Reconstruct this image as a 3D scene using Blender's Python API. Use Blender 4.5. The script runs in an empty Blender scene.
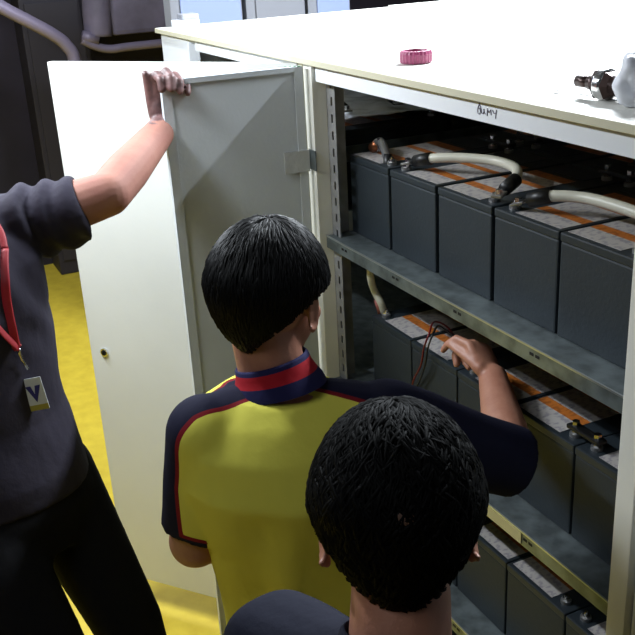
import bpy, bmesh, math, random
import numpy as np
from mathutils import Vector, Matrix, noise
random.seed(7); rng = np.random.RandomState(7)
S = bpy.context.scene
COL = S.collection

# ------------------------------------------------------------------ camera, light, exposure
CAMZ = 2.05; FPX = 955.18
RW = np.array([[0.43580683, 0.31393987, -0.84351299],      # world = RW @ camera(x right, y down, z forward)
               [0.89856267, -0.20544201, 0.38778692],
               [-0.05155123, -0.92694948, -0.37162768]])
cd = bpy.data.cameras.new('camera'); cam = bpy.data.objects.new('camera', cd); COL.objects.link(cam)
cam.matrix_world = Matrix(((RW[0,0], -RW[0,1], -RW[0,2], 0), (RW[1,0], -RW[1,1], -RW[1,2], 0),
                           (RW[2,0], -RW[2,1], -RW[2,2], CAMZ), (0, 0, 0, 1)))
cd.sensor_width = 36; cd.lens = FPX / 635 * 36; cd.clip_start = .05
S.camera = cam
w = bpy.data.worlds.new('world'); S.world = w; w.use_nodes = True
w.node_tree.nodes['Background'].inputs[0].default_value = (.35, .45, .7, 1)
w.node_tree.nodes['Background'].inputs[1].default_value = .02
S.view_settings.view_transform = 'Standard'; S.view_settings.look = 'None'
S.view_settings.gamma = 1; S.view_settings.use_curve_mapping = False
S.view_settings.exposure = 0.0
LAMPS = [(-2.35, .05, 2.32, 1.1, 'slim white fluorescent batten hanging over the aisle by the far cabinet', 45.0),
         (-2.3, 2.0, 2.75, 1.5, 'slim white fluorescent batten hanging over the tops of the cabinet row', 190.0),
         (-.6, -.75, 2.95, 1.2, 'slim white fluorescent batten hanging behind the camera', 11.0),
         (-4.3, .45, 2.95, 1.2, 'slim white fluorescent batten hanging over the yellow floor near the dark wall', 48.0)]                  # x, y, z, tube length, rotation, watts

def at(u, v, d):                                           # photograph point at distance d along the view axis
    q = np.array([(u - 317.5) / FPX * d, (v - 317.5) / FPX * d, d])
    p = RW @ q; return Vector((p[0], p[1], p[2] + CAMZ))
def on(u, v, ax, val):                                     # photograph point met by the plane axis = val
    r = RW @ np.array([u - 317.5, v - 317.5, FPX]); c0 = (0, 0, CAMZ)[ax]
    k = (val - c0) / r[ax]; return Vector((r[0]*k, r[1]*k, r[2]*k + CAMZ))

# ------------------------------------------------------------------ materials
def lin(c):
    return tuple(((x/255)/12.92 if x/255 <= .04045 else ((x/255+.055)/1.055)**2.4) for x in c) + (1,)
MATS = {}
def mat(name, rgb, rough=.5, metal=0, bump=0, bscale=60, var=0, vscale=8, spec=.5, rgb2=None, aniso=None):
    if name in MATS: return MATS[name]
    m = bpy.data.materials.new(name); m.use_nodes = True; nt = m.node_tree; b = nt.nodes['Principled BSDF']
    b.inputs['Base Color'].default_value = lin(rgb); b.inputs['Roughness'].default_value = rough
    b.inputs['Metallic'].default_value = metal; b.inputs['Specular IOR Level'].default_value = spec
    tc = nt.nodes.new('ShaderNodeTexCoord')
    mp = nt.nodes.new('ShaderNodeMapping'); nt.links.new(tc.outputs['Object'], mp.inputs[0])
    if aniso: mp.inputs['Scale'].default_value = aniso
    if var:
        n = nt.nodes.new('ShaderNodeTexNoise'); n.inputs['Scale'].default_value = vscale; n.inputs['Detail'].default_value = 5
        r = nt.nodes.new('ShaderNodeValToRGB')
        c2 = rgb2 or tuple(x * (1 - var) for x in rgb)
        r.color_ramp.elements[0].position = .35; r.color_ramp.elements[1].position = .65
        r.color_ramp.elements[0].color = lin(c2); r.color_ramp.elements[1].color = lin(rgb)
        nt.links.new(mp.outputs[0], n.inputs['Vector']); nt.links.new(n.outputs['Fac'], r.inputs[0])
        nt.links.new(r.outputs[0], b.inputs['Base Color'])
    if bump:
        n = nt.nodes.new('ShaderNodeTexNoise'); n.inputs['Scale'].default_value = bscale; n.inputs['Detail'].default_value = 4
        bp = nt.nodes.new('ShaderNodeBump'); bp.inputs['Strength'].default_value = bump; bp.inputs['Distance'].default_value = .004
        nt.links.new(mp.outputs[0], n.inputs['Vector']); nt.links.new(n.outputs['Fac'], bp.inputs['Height'])
        nt.links.new(bp.outputs[0], b.inputs['Normal'])
    MATS[name] = m; return m
cream = mat('cream_powder_coat', (232, 231, 222), .42, bump=.06, bscale=180, var=.03, vscale=3)
doorpaint = mat('pale_grey_paint', (196, 202, 206), .45, bump=.1, bscale=120, var=.05, vscale=2.5)
white = mat('white_enamel', (238, 242, 248), .35, bump=.04, bscale=150)
lipm = mat('ivory_edge', (212, 208, 184), .45)
galv = mat('galvanised_steel', (135, 146, 148), .42, .7, bump=.12, bscale=90, var=.25, vscale=25)
galvdark = mat('dull_rack_steel', (110, 112, 112), .5, .5, var=.25, vscale=20)
black = mat('black_void_paint', (8, 8, 9), .8)
battm = mat('slate_battery_plastic', (34, 43, 50), .6, bump=.15, bscale=140, var=.12, vscale=6)
lidm = mat('battery_lid_plastic', (34, 42, 48), .5, bump=.1, bscale=140)
chrome = mat('bright_metal', (215, 215, 215), .2, 1)
lead = mat('lead_terminal', (165, 165, 165), .35, .8)
rubber = mat('black_rubber', (14, 14, 15), .45)
cablew = mat('ivory_cable_sleeve', (196, 194, 178), .4, bump=.05, bscale=90)
brass = mat('copper_lug', (150, 92, 60), .35, .8)
wired = mat('red_wire_sheath', (110, 20, 22), .4)
floorm = mat('yellow_epoxy_floor', (236, 208, 70), .45, bump=.06, bscale=30, var=.1, vscale=14, rgb2=(224, 194, 62))
wallm = mat('dark_wall_paint', (46, 40, 56), .8, var=.3, vscale=2)
ceilm = mat('dim_ceiling_paint', (66, 66, 72), .9)
equip = mat('dusty_grey_duct', (128, 120, 142), .6, var=.25, vscale=4)
pipem = mat('dull_pipe', (138, 128, 150), .5, .2)
palegl = mat('pale_blue_cabinet_paint', (150, 165, 205), .4, bump=.05, bscale=40)
greypan = mat('mid_grey_cabinet_paint', (140, 142, 150), .5)
pinkm = mat('pink_plastic', (150, 58, 98), .4, var=.15, vscale=60)
brownm = mat('dark_brown_metal', (62, 46, 42), .32, .6, bump=.1, bscale=80)
bagm = mat('white_thin_plastic', (226, 228, 236), .45, bump=.3, bscale=25)
greenm = mat('green_ink', (40, 140, 70), .6)
inkm = mat('dark_ink', (112, 104, 122), .7)
redm = mat('red_ribbon', (150, 22, 34), .6)
skinA = mat('warm_skin', (172, 122, 100), .5, bump=.12, bscale=160, var=.1, vscale=22, rgb2=(158, 106, 86))
skinB = mat('pale_rosy_skin', (158, 112, 98), .7, spec=.25, bump=.12, bscale=160, var=.08, vscale=20, rgb2=(150, 102, 90))
handB = mat('grimy_hand_skin', (122, 90, 88), .5, bump=.15, bscale=160, var=.3, vscale=40)
hairm = mat('black_hair', (6, 6, 7), .5, bump=.3, bscale=70, aniso=(1, 1, .15), spec=.14)
tee = mat('slate_purple_cotton', (42, 39, 51), .85, bump=.5, bscale=40, spec=.2)
trous = mat('black_trouser_cloth', (14, 14, 17), .9, bump=.3, bscale=60, spec=.15)
navy = mat('navy_cotton', (14, 17, 34), .85, bump=.3, bscale=60, spec=.2)
shoem = mat('black_shoe_leather', (12, 12, 12), .4)
eyem = mat('eye_white', (225, 222, 215), .2)
tapem = mat('clear_tape', (190, 192, 190), .3, bump=.4, bscale=50)
glowm = bpy.data.materials.new('lamp_glow'); glowm.use_nodes = True
_b = glowm.node_tree.nodes['Principled BSDF']; _b.inputs['Emission Color'].default_value = (.9, .95, 1, 1); _b.inputs['Emission Strength'].default_value = 4

def label_mat():
    m = bpy.data.materials.new('battery_label_print'); m.use_nodes = True; nt = m.node_tree; b = nt.nodes['Principled BSDF']
    tc = nt.nodes.new('ShaderNodeTexCoord'); sp = nt.nodes.new('ShaderNodeSeparateXYZ'); nt.links.new(tc.outputs['UV'], sp.inputs[0])
    r = nt.nodes.new('ShaderNodeValToRGB'); r.color_ramp.interpolation = 'CONSTANT'; e = r.color_ramp.elements
    W = lin((180, 175, 170)); O = lin((182, 106, 44))
    e[0].position = 0; e[0].color = W; e[1].position = .20; e[1].color = O
    for p, c in ((.31, W), (.60, O), (.68, W), (.86, O)):
        k = e.new(p); k.color = c
    nt.links.new(sp.outputs[1], r.inputs[0])
    br = nt.nodes.new('ShaderNodeTexBrick'); br.inputs['Scale'].default_value = 9
    br.inputs['Color1'].default_value = (1, 1, 1, 1); br.inputs['Color2'].default_value = (.82, .8, .86, 1); br.inputs['Mortar'].default_value = (1, 1, 1, 1)
    nz = nt.nodes.new('ShaderNodeTexNoise'); nz.inputs['Scale'].default_value = 15
    nt.links.new(tc.outputs['UV'], nz.inputs['Vector']); nt.links.new(tc.outputs['UV'], br.inputs['Vector'])
    r2 = nt.nodes.new('ShaderNodeValToRGB'); r2.color_ramp.elements[0].position = .4; r2.color_ramp.elements[0].color = (.35, .33, .5, 1); r2.color_ramp.elements[1].position = .5
    nt.links.new(nz.outputs['Fac'], r2.inputs[0])
    mx = nt.nodes.new('ShaderNodeMixRGB'); mx.blend_type = 'MULTIPLY'; mx.inputs[0].default_value = .55
    nt.links.new(r.outputs[0], mx.inputs[1]); nt.links.new(r2.outputs[0], mx.inputs[2])
    nt.links.new(mx.outputs[0], b.inputs['Base Color']); b.inputs['Roughness'].default_value = .4
    return m
labelm = label_mat()
def pattern_mat(name, stops, bump=.35, bscale=45, rough=.85):
    """cloth in bands of colour read from the mesh's own 'seam' attribute (metres from the seam, plus .5)"""
    m = bpy.data.materials.new(name); m.use_nodes = True; nt = m.node_tree; b = nt.nodes['Principled BSDF']
    a = nt.nodes.new('ShaderNodeAttribute'); a.attribute_name = 'seam'
    r = nt.nodes.new('ShaderNodeValToRGB'); r.color_ramp.interpolation = 'CONSTANT'; e = r.color_ramp.elements
    e[0].position = 0; e[0].color = lin(stops[0][1]); e[1].position = stops[1][0]; e[1].color = lin(stops[1][1])
    for p, c in stops[2:]: k = e.new(p); k.color = lin(c)
    nt.links.new(a.outputs['Fac'], r.inputs[0]); nt.links.new(r.outputs[0], b.inputs['Base Color'])
    n = nt.nodes.new('ShaderNodeTexNoise'); n.inputs['Scale'].default_value = bscale; n.inputs['Detail'].default_value = 6
    tc = nt.nodes.new('ShaderNodeTexCoord'); nt.links.new(tc.outputs['Object'], n.inputs['Vector'])
    bp = nt.nodes.new('ShaderNodeBump'); bp.inputs['Strength'].default_value = bump; bp.inputs['Distance'].default_value = .003
    nt.links.new(n.outputs['Fac'], bp.inputs['Height']); nt.links.new(bp.outputs[0], b.inputs['Normal'])
    b.inputs['Roughness'].default_value = rough; b.inputs['Specular IOR Level'].default_value = .2
    return m
polom = pattern_mat('yellow_polo_cloth', [(0, (17, 18, 42)), (.492, (120, 20, 30)), (.5, (216, 210, 86))])
collarm = pattern_mat('polo_collar_cloth', [(0, (30, 30, 70)), (.40, (158, 24, 36)), (.72, (30, 30, 70))])

# ------------------------------------------------------------------ mesh helpers
def tag(o, label=None, cat=None, group=None, kind=None):
    if label: o['label'] = label
    if cat: o['category'] = cat
    if group: o['group'] = group
    if kind: o['kind'] = kind
    return o
def empty(name, loc, label, cat, group=None):
    o = bpy.data.objects.new(name, None); COL.objects.link(o); o.location = loc; o.empty_display_size = .05
    return tag(o, label, cat, group)
class MB:
    """collects shapes in world coordinates, links them as ONE mesh"""
    def __init__(s): s.b = bmesh.new()
    def box(s, x0, x1, y0, y1, z0, z1, bev=0, M=None):
        r = bmesh.ops.create_cube(s.b, size=1)
        vs = r['verts']
        for v in vs: v.co = Vector(((x0+x1)/2 + v.co.x*(x1-x0), (y0+y1)/2 + v.co.y*(y1-y0), (z0+z1)/2 + v.co.z*(z1-z0)))
        if bev:
            es = list({e for v in vs for e in v.link_edges})
            rr = bmesh.ops.bevel(s.b, geom=es, offset=bev, segments=2, affect='EDGES', profile=.6)
            vs = list({v for f in rr['faces'] for v in f.verts} | {v for v in vs if v.is_valid})
        if M is not None:
            for v in vs: v.co = M @ v.co
        return s
    def tube(s, pts, r, n=10, caps=True, flat=1):
        pts = [Vector(p) for p in pts]; R = r if isinstance(r, (list, tuple)) else [r]*len(pts)
        t0 = (pts[1]-pts[0]).normalized(); up = Vector((0, 0, 1)) if abs(t0.z) < .9 else Vector((1, 0, 0))
        a = t0.cross(up).normalized(); rings = []
        for i, p in enumerate(pts):
            t = ((pts[i+1] if i+1 < len(pts) else p) - (pts[i-1] if i else p)).normalized()
            a = (a - t*a.dot(t)).normalized(); b = t.cross(a)
            rings.append([s.b.verts.new(p + a*math.cos(2*math.pi*k/n)*R[i] + b*math.sin(2*math.pi*k/n)*R[i]*flat) for k in range(n)])
        for i in range(len(rings)-1):
            for k in range(n):
                s.b.faces.new((rings[i][k], rings[i][(k+1) % n], rings[i+1][(k+1) % n], rings[i+1][k]))
        if caps:
            s.b.faces.new(rings[0][::-1]); s.b.faces.new(rings[-1])
        return s
    def loft(s, rings, n=28):
        """rings: (centre, half-axis a, half-axis b)"""
        vs = [[s.b.verts.new(Vector(c) + Vector(a)*math.cos(2*math.pi*k/n) + Vector(b)*math.sin(2*math.pi*k/n)) for k in range(n)] for c, a, b in rings]
        for i in range(len(vs)-1):
            for k in range(n): s.b.faces.new((vs[i][k], vs[i][(k+1) % n], vs[i+1][(k+1) % n], vs[i+1][k]))
        s.b.faces.new(vs[0][::-1]); s.b.faces.new(vs[-1]); return s
    def ell(s, c, ax, rad, seg=20):
        r = bmesh.ops.create_uvsphere(s.b, u_segments=seg, v_segments=seg//2+2, radius=1)
        c = Vector(c)
        for v in r['verts']: v.co = c + Vector(ax[0])*v.co.x*rad[0] + Vector(ax[1])*v.co.y*rad[1] + Vector(ax[2])*v.co.z*rad[2]
        return s
    def cap(s, p0, p1, r0, r1, n=16):                       # tapered capsule
        p0 = Vector(p0); p1 = Vector(p1); I = ((1,0,0),(0,1,0),(0,0,1))
        s.tube([p0, p1], [r0, r1], n); s.ell(p0, I, (r0,)*3, n); s.ell(p1, I, (r1,)*3, n); return s
    def build(s, name, m, parent=None, smooth=False, remesh=0, iters=0, world=True):
        bmesh.ops.recalc_face_normals(s.b, faces=s.b.faces)
        me = bpy.data.meshes.new(name); s.b.to_mesh(me); s.b.free()
        o = bpy.data.objects.new(name, me); COL.objects.link(o); me.materials.append(m)
        if remesh:
            md = o.modifiers.new('r', 'REMESH'); md.mode = 'VOXEL'; md.voxel_size = remesh
            if iters:
                sm = o.modifiers.new('s', 'SMOOTH'); sm.iterations = iters; sm.factor = .5
            dg = bpy.context.evaluated_depsgraph_get(); dg.update()
            nm = bpy.data.meshes.new_from_object(o.evaluated_get(dg)); o.modifiers.clear(); o.data = nm
            bpy.data.meshes.remove(me); me = nm; me.name = name
            if not me.materials: me.materials.append(m)
            smooth = True
        if smooth: me.polygons.foreach_set('use_smooth', [True]*len(me.polygons))
        if parent is not None:
            o.parent = parent
            if world:
                L = Vector((0, 0, 0)); q = parent
                while q: L += q.location; q = q.parent
                me.transform(Matrix.Translation(-L))
        return o
def struct(o): o['kind'] = 'structure'; return o
def curve_pts(P, n=24):                                     # catmull-rom through points
    P = [Vector(p) for p in P]; Q = [P[0]*2-P[1]] + P + [P[-1]*2-P[-2]]; out = []
    for i in range(1, len(Q)-2):
        for k in range(n // (len(P)-1) + 1):
            t = k / (n // (len(P)-1) + 1)
            out.append(.5*((2*Q[i]) + (Q[i+1]-Q[i-1])*t + (2*Q[i-1]-5*Q[i]+4*Q[i+1]-Q[i+2])*t*t + (3*Q[i]-Q[i-1]-3*Q[i+1]+Q[i+2])*t**3))
    return out + [P[-1]]

# ------------------------------------------------------------------ the setting
def slab(name, m, *b): return struct(MB().box(*b).build(name, m))
slab('floor', floorm, -6.7, 2.4, -2.6, 4.2, -.1, 0)
slab('wall_left', wallm, -6.8, -6.6, -2.6, 4.2, 0, 3.1)
slab('wall_back', wallm, -6.6, 2.4, 4.0, 4.2, 0, 3.1)
slab('wall_front', wallm, -6.6, 2.4, -2.8, -2.6, 0, 3.1)
slab('wall_right', wallm, 2.2, 2.4, -2.6, 4.0, 0, 3.1)
slab('ceiling', ceilm, -6.8, 2.4, -2.8, 4.2, 3.1, 3.2)

for x, y, z, L, lamp_label, W in LAMPS:
    t = empty('ceiling_light', (x, y, z), lamp_label, 'light', 'fluorescent battens')
    MB().box(x-L/2, x+L/2, y-.05, y+.05, z+.03, z+.09, .006).build('housing', white, t)
    MB().tube([(x-L/2+.02, y, z+.012), (x+L/2-.02, y, z+.012)], .014, 12).build('tube', glowm, t, True)
    for sx in (-1, 1): MB().tube([(x+sx*L*.35, y, z+.09), (x+sx*L*.35, y, 3.1)], .004, 6).build('hanger', galvdark, t)
    ld = bpy.data.lights.new('tube_light', 'AREA'); ld.shape = 'RECTANGLE'; ld.size = L; ld.size_y = .06; ld.energy = W; ld.color = (.86, .93, 1)
    lo = bpy.data.objects.new('tube_light', ld); COL.objects.link(lo); lo.parent = t; lo.location = (0, 0, -.01)

# ------------------------------------------------------------------ cabinets
FY = .97; TOP = CAMZ - .262; LIPB = CAMZ - .277; FASB = CAMZ - .314
BACK = 1.88
def upright(par, x, y, z0, z1, sx=1):                       # slotted angle post: real slots between strips
    w_ = .042; b = MB()
    b.box(x, x+sx*.003, y, y+w_, z0, z1)
    b.box(x, x+sx*.020, y-.002, y, z0, z1); b.box(x+sx*.029, x+sx*.042, y-.002, y, z0, z1)
    z = z0
    while z < z1:
        b.box(x+sx*.020, x+sx*.029, y-.002, y, z, min(z+.020, z1)); z += .040
    return b.build('rack_upright', mat('grey_rack_steel', (150, 150, 150), .5, .2, var=.15, vscale=20), par)
def shelf(par, x0, x1, z, lip=.03, m=galv, y1=BACK-.03, tape=None):
    b = MB().box(x0, x1, FY, FY+.0025, z-lip, z).box(x0, x1, FY, y1, z-.0025, z).box(x0, x1, FY+.0025, FY+.02, z-lip, z-lip+.0025)
    s = b.build('shelf', m, par)
    x = x0+.08
    while x < x1-.03:
        for dx in (0, .016): MB().box(x+dx, x+dx+.011, FY-.0006, FY, z-lip*.52, z-lip*.34).build('slot', black, s)
        x += .24
    MB().box(x0, x1, FY-.0012, FY+.002, z-.0022, z+.0012).build('edge', mat('bright_edge_metal', (190, 196, 196), .3, .8), s)  # thin strip of brighter metal along the shelf's front edge
    return s
SH = [CAMZ-.6855, CAMZ-1.0725, CAMZ-1.448]
XR0, XR1 = -2.075, -.945
cab = empty('battery_cabinet', (-1.5, 1.4, 0), 'open cream metal battery cabinet with slotted steel shelves full of dark batteries', 'cabinet', None)
MB().box(-2.10, XR1, FY-.018, BACK, LIPB+.002, TOP, .002).build('top_panel', cream, cab)
MB().box(-2.10, XR1, FY-.022, FY-.014, LIPB, TOP-.001, .001).build('top_edge_strip', lipm, cab)['label'] = 'ivory edge strip of the cabinet top'
fas = MB().box(-2.03, XR1, FY-.008, FY+.012, FASB, LIPB+.002, .001).build('fascia', white, cab)
fas['label'] = 'bluish white strip under the cabinet top'
MB().box(-2.03, -1.0, BACK-.006, BACK, .1, LIPB).build('back_panel', galvdark, cab)
j = MB().box(-2.088, -2.048, FY-.012, FY+.03, .06, LIPB, .002).box(-2.045, -2.035, FY-.016, FY+.02, .06, LIPB, .001)
j.build('jamb', cream, cab)
MB().box(-.985, -.945, FY-.014, FY+.03, .06, LIPB, .002).build('jamb', cream, cab)
MB().box(-.99, -.945, FY+.03, BACK, .06, LIPB).build('side_panel', cream, cab)
upright(cab, -2.035, FY+.022, .06, LIPB-.02); upright(cab, -2.03, BACK-.1, .06, LIPB-.02); upright(cab, -.99, FY+.035, .06, LIPB-.02, -1)
shelf(cab, -2.03, -.99, SH[0]); shelf(cab, -2.03, -.99, SH[1]); shelf(cab, -2.03, -.99, SH[2])
MB().box(-2.09, XR1, FY-.01, BACK, 0, .06, .003).build('plinth', galvdark, cab)
# cream masking tape along the second shelf lip
MB().box(-1.36, -1.235, FY-.0022, FY-.0008, SH[1]-.027, SH[1]-.003).build('tape', mat('cream_tape', (200, 190, 140), .6), cab)['label'] = 'strip of cream tape on the second shelf lip'
# handwriting on the fascia
ink = MB(); X0 = on(478, 108, 1, FY-.0085).x; ZC = on(488, 112, 1, FY-.0085).z
def stroke(pts, r=.0007):
    ink.tube([(X0+px*.00125, FY-.0088, ZC+pz*.001) for px, pz in pts], r, 6, flat=1)
stroke([(4, 12), (1, 6), (-1, 0), (0, -6), (4, -7), (6, -2), (5, 4), (2, 2)]); stroke([(3, 10), (6, 6), (8, 0), (9, -4), (12, -5), (14, -1), (14, 4)])
stroke([(14, 4), (15, -4), (19, -4)]); stroke([(22, -7), (22, 6)]); stroke([(22, 5), (26, -1), (30, 5), (31, -4)]); stroke([(34, 5), (37, 0), (41, 1)]); stroke([(43, 7), (42, 0), (41, -8)])
ink.build('handwriting', inkm, cab)['label'] = 'small pencilled scrawl on the white strip'

# middle door (hinged at the left of the battery cabinet, swung out past square)
def door(par, h, e, z0, z1, outward, name='door', m=doorpaint, lock=None, flange_in=True):
    """h hinge point, e free-edge point (x, y); outward = unit normal of the outside face"""
    h = Vector((h[0], h[1], 0)); e = Vector((e[0], e[1], 0)); d = (e-h); L = d.length; d.normalize(); n = Vector((outward[0], outward[1], 0)).normalized()
    M = Matrix(((d.x, n.x, 0, h.x), (d.y, n.y, 0, h.y), (0, 0, 1, 0), (0, 0, 0, 1)))
    b = MB()
    b.box(0, L, -.002, 0, z0, z1, .0008, M)
    t = .020
    for a in ((0, .002, -t, 0, z0, z1), (L-.002, L, -t, 0, z0, z1), (0, L, -t, 0, z0, z0+.002), (0, L, -t, 0, z1-.002, z1)): b.box(*a, .0006, M)
    for a in ((0, .022, -t, -t+.002, z0, z1), (L-.022, L, -t, -t+.002, z0, z1), (.022, L-.022, -t, -t+.002, z0, z0+.02), (.022, L-.022, -t, -t+.002, z1-.012, z1)): b.box(*a, .0004, M)
    b.box(.018, L-.018, -t+.004, -t+.006, z0+.016, z1-.01, 0, M)          # inner liner sheet
    o = b.build(name, m, par)
    if lock:
        x, z = lock
        k = MB().tube([M @ Vector((x, 0, z)), M @ Vector((x, .006, z))], .013, 20).build('lock', chrome, o)
        MB().tube([M @ Vector((x, .006, z)), M @ Vector((x, .0075, z))], .009, 16).box(x-.0012, x+.0012, .0075, .012, z-.006, z+.006, 0, M).build('keyway', rubber, k)
    return o, M, L
H1 = on(300, 68, 2, TOP-.008); E1 = on(158.5, 80, 2, CAMZ-.28)
H1 = Vector((-2.078, .945, 0))
dd = (Vector((E1.x, E1.y, 0)) - H1).normalized(); n_out = Vector((-1, .12, 0))
if True:
    nn = Vector((dd.y, -dd.x, 0)); nn = nn if nn.x < 0 else -nn
    md_, MM, ML = door(cab, (H1.x, H1.y), (E1.x, E1.y), .11, CAMZ-.28, (nn.x, nn.y))
md_['label'] = 'narrow open door seen from its grey inner face'
# hinge under a patch of clear tape
hz = on(318, 160, 1, FY-.012).z
hg = MB().tube([(-2.075, .942, hz-.03), (-2.075, .942, hz+.03)], .006, 10)
hg.box(-2.066, -2.030, FY-.0185, FY-.0165, hz-.026, hz+.022)
hg.build('hinge', galv, cab)
hp = MB().box(-.004, .06, -.0225, -.0205, hz-.03, hz+.022, 0, MM).build('hinge_leaf', tapem, md_)
# left cabinet
cl = empty('battery_cabinet', (-2.7, 1.4, 0), 'cream metal cabinet at the far end with one wide lockable door ajar', 'cabinet')
XL0, XL1 = -3.225, -2.10
MB().box(XL0-.012, XL1, FY-.018, BACK, LIPB+.002, TOP, .002).build('top_panel', cream, cl)
MB().box(XL0-.012, XL1, FY-.022, FY-.014, LIPB, TOP-.001, .001).build('top_edge_strip', lipm, cl)
MB().box(-2.888, XL1, FY-.004, FY+.012, CAMZ-.311, LIPB+.002, .001).box(-2.95, -2.888, FY-.004, FY+.012, CAMZ-.288, LIPB+.002, .001).build('fascia', white, cl)
MB().box(XL0, -2.945, FY-.006, FY+.03, .06, LIPB-.004, .002).build('frame_post', white, cl)
MB().box(XL0, XL0+.003, FY+.03, BACK, .06, LIPB).build('side_panel', cream, cl)
MB().box(XL0, XL1, BACK-.006, BACK, .1, LIPB).build('back_panel', galvdark, cl)
MB().box(-2.128, -2.092, FY-.012, FY+.03, .06, LIPB-.002, .002).build('jamb', lipm, cl)
MB().box(XL0, XL1, FY-.01, BACK, 0, .06, .003).build('plinth', galvdark, cl)
hl = on(240, 62, 2, CAMZ-.28); el = on(47, 62, 2, CAMZ-.28)
dl = Vector((-.809, -.587, 0)); HL = Vector((el.x, el.y, 0)) - dl*.80
dv = (Vector((-2.115, .955, 0)) - Vector((el.x, el.y, 0))); Ld = dv.length
nl = Vector((-dv.y, dv.x, 0)).normalized(); nl = nl if nl.y < 0 else -nl
kp = on(105, 352, 2, 1)   # lock position solved on the door plane
ed = Vector((el.x, el.y, 0)); c0 = Vector((0, 0, CAMZ)); rr = (kp - c0); tt = (ed - c0).dot(nl) / rr.dot(nl); kw = c0 + rr*tt
HLp = Vector((-2.115, .955, 0)); dirL = (ed-HLp).normalized()
ld_, ML_, LL = door(cl, (HLp.x, HLp.y), (el.x, el.y), CAMZ-1.94, CAMZ-.28, (nl.x, nl.y), lock=((kw-HLp).dot(dirL), kw.z), m=mat('pale_door_paint', (214, 216, 212), .42, bump=.08, bscale=90, var=.03, vscale=3))
ld_['label'] = 'wide pale door with a key lock near its free edge'
for k in range(3):
    for zz in (.35, 1.0, 1.6)[k:k+1]: MB().tube([(-2.112, .948, zz-.03), (-2.112, .948, zz+.03)], .006, 10).build('hinge', galv, cl)
upright(cl, -2.10, FY+.035, .06, LIPB-.02, -1); upright(cl, -2.10, BACK-.1, .06, LIPB-.02, -1); upright(cl, XL0+.01, FY+.035, .06, LIPB-.02)
zt = CAMZ-.456
MB().box(-2.107, -2.104, FY+.03, BACK-.03, zt-.075, zt-.036).box(-2.13, -2.107, FY+.03, BACK-.03, zt-.075, zt-.072).build('side_rail', galv, cl)
shelf(cl, XL0+.01, -2.105, zt-.20); shelf(cl, XL0+.01, -2.105, zt-.75)
# closed cabinet to the right and the row behind
def closed_cab(x0, x1, y0, y1, label, front):
    t = empty('steel_cabinet', ((x0+x1)/2, (y0+y1)/2, 0), label, 'cabinet')
    MB().box(x0, x1, y0, y1, .06, LIPB, .003).build('body', cream, t)
    MB().box(x0, x1, y0-(.018 if front < 0 else 0), y1+(.018 if front > 0 else 0), LIPB, TOP, .002).build('top_panel', cream, t)
    MB().box(x0, x1, y0, y1, 0, .06).build('plinth', galvdark, t)
    yy = y0 if front < 0 else y1; xm = (x0+x1)/2
    for a, b_ in ((x0+.02, xm-.002), (xm+.002, x1-.02)):
        d = MB().box(a, b_, min(yy, yy+front*.016), max(yy, yy+front*.016), .09, FASB-.01, .003).build('door', doorpaint, t)
        kx = b_-.04 if a < xm-.1 else a+.04
        MB().tube([(kx, yy+front*.016, 1.0), (kx, yy+front*.026, 1.0)], .012, 16).build('lock', chrome, d)
    return t
closed_cab(-.943, .12, FY, BACK, 'cream cabinet with shut doors to the right of the battery shelves', -1)
closed_cab(-3.30, -2.1, BACK+.002, 2.86, 'cream cabinet backing onto the one with the wide open door', 1)
closed_cab(-2.098, -.90, BACK+.002, 2.86, 'cream cabinet backing onto the open battery shelves', 1)
closed_cab(-.898, .12, BACK+.002, 2.86, 'cream cabinet at the back right of the row', 1)

# ------------------------------------------------------------------ batteries
def battery_proto(sd):
    """block of 0.185 x 0.335 x 0.198, origin at the base centre, +y is the back"""
    root = bpy.data.objects.new('battery', None); COL.objects.link(root); root.empty_display_size = .03
    b = MB().box(-.0925, .0925, -.1675, .1675, 0, .176, .004)
    b.build('case', battm, root, world=False)
    l = MB().box(-.0935, .0935, -.1685, .1685, .176, .192, .003).box(-.05, .05, .09, .155, .192, .1945, .001)
    l.build('lid', lidm, root, world=False)
    bm = bmesh.new(); uv = bm.loops.layers.uv.new('UVMap')
    xa_, xb_ = (-.086, .042) if sd > 0 else (-.042, .086)
    vs = [bm.verts.new(p) for p in ((xa_, -.158, .1926), (xb_, -.158, .1926), (xb_, .075, .1926), (xa_, .075, .1926))]
    vt = [bm.verts.new(p.co + Vector((0, 0, .0005))) for p in vs]
    f = bm.faces.new(vt); bm.faces.new(vs[::-1])
    for k in range(4): bm.faces.new((vs[k], vs[(k+1) % 4], vt[(k+1) % 4], vt[k]))
    for lp, c in zip(f.loops, ((0, 0), (1, 0), (1, 1), (0, 1))): lp[uv].uv = c
    me = bpy.data.meshes.new('label'); bm.to_mesh(me); bm.free(); me.materials.append(labelm)
    o = bpy.data.objects.new('label', me); COL.objects.link(o); o.parent = root; o['label'] = 'white and orange striped label'
    for x, y in ((sd*.066, -.142), (sd*.066, .135)):
        t = MB().tube([(x, y, .190), (x, y, .199)], .011, 14).build('terminal', lead, root, world=False)
        MB().tube([(x, y, .199), (x, y, .204)], .0075, 6).tube([(x, y, .204), (x, y, .210)], .004, 10).build('bolt', chrome, t, world=False)
    return root
BP = {1: battery_proto(1), -1: battery_proto(-1)}; first_used = {1: False, -1: False}
def copy_tree(o, par=None):
    c = o.copy(); COL.objects.link(c); c.parent = par
    for ch in list(o.children): copy_tree(ch, c)
    return c
def put_battery(x, y, z, label, group, rz=0, sd=1):
    if not first_used[sd]: r = BP[sd]; first_used[sd] = True
    else: r = copy_tree(BP[sd])
    r.location = (x, y, z); r.rotation_euler = (0, 0, rz); tag(r, label, 'battery', group)
    return r
ORD = ['leftmost', 'second from the left', 'middle', 'second from the right', 'rightmost']
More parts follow.
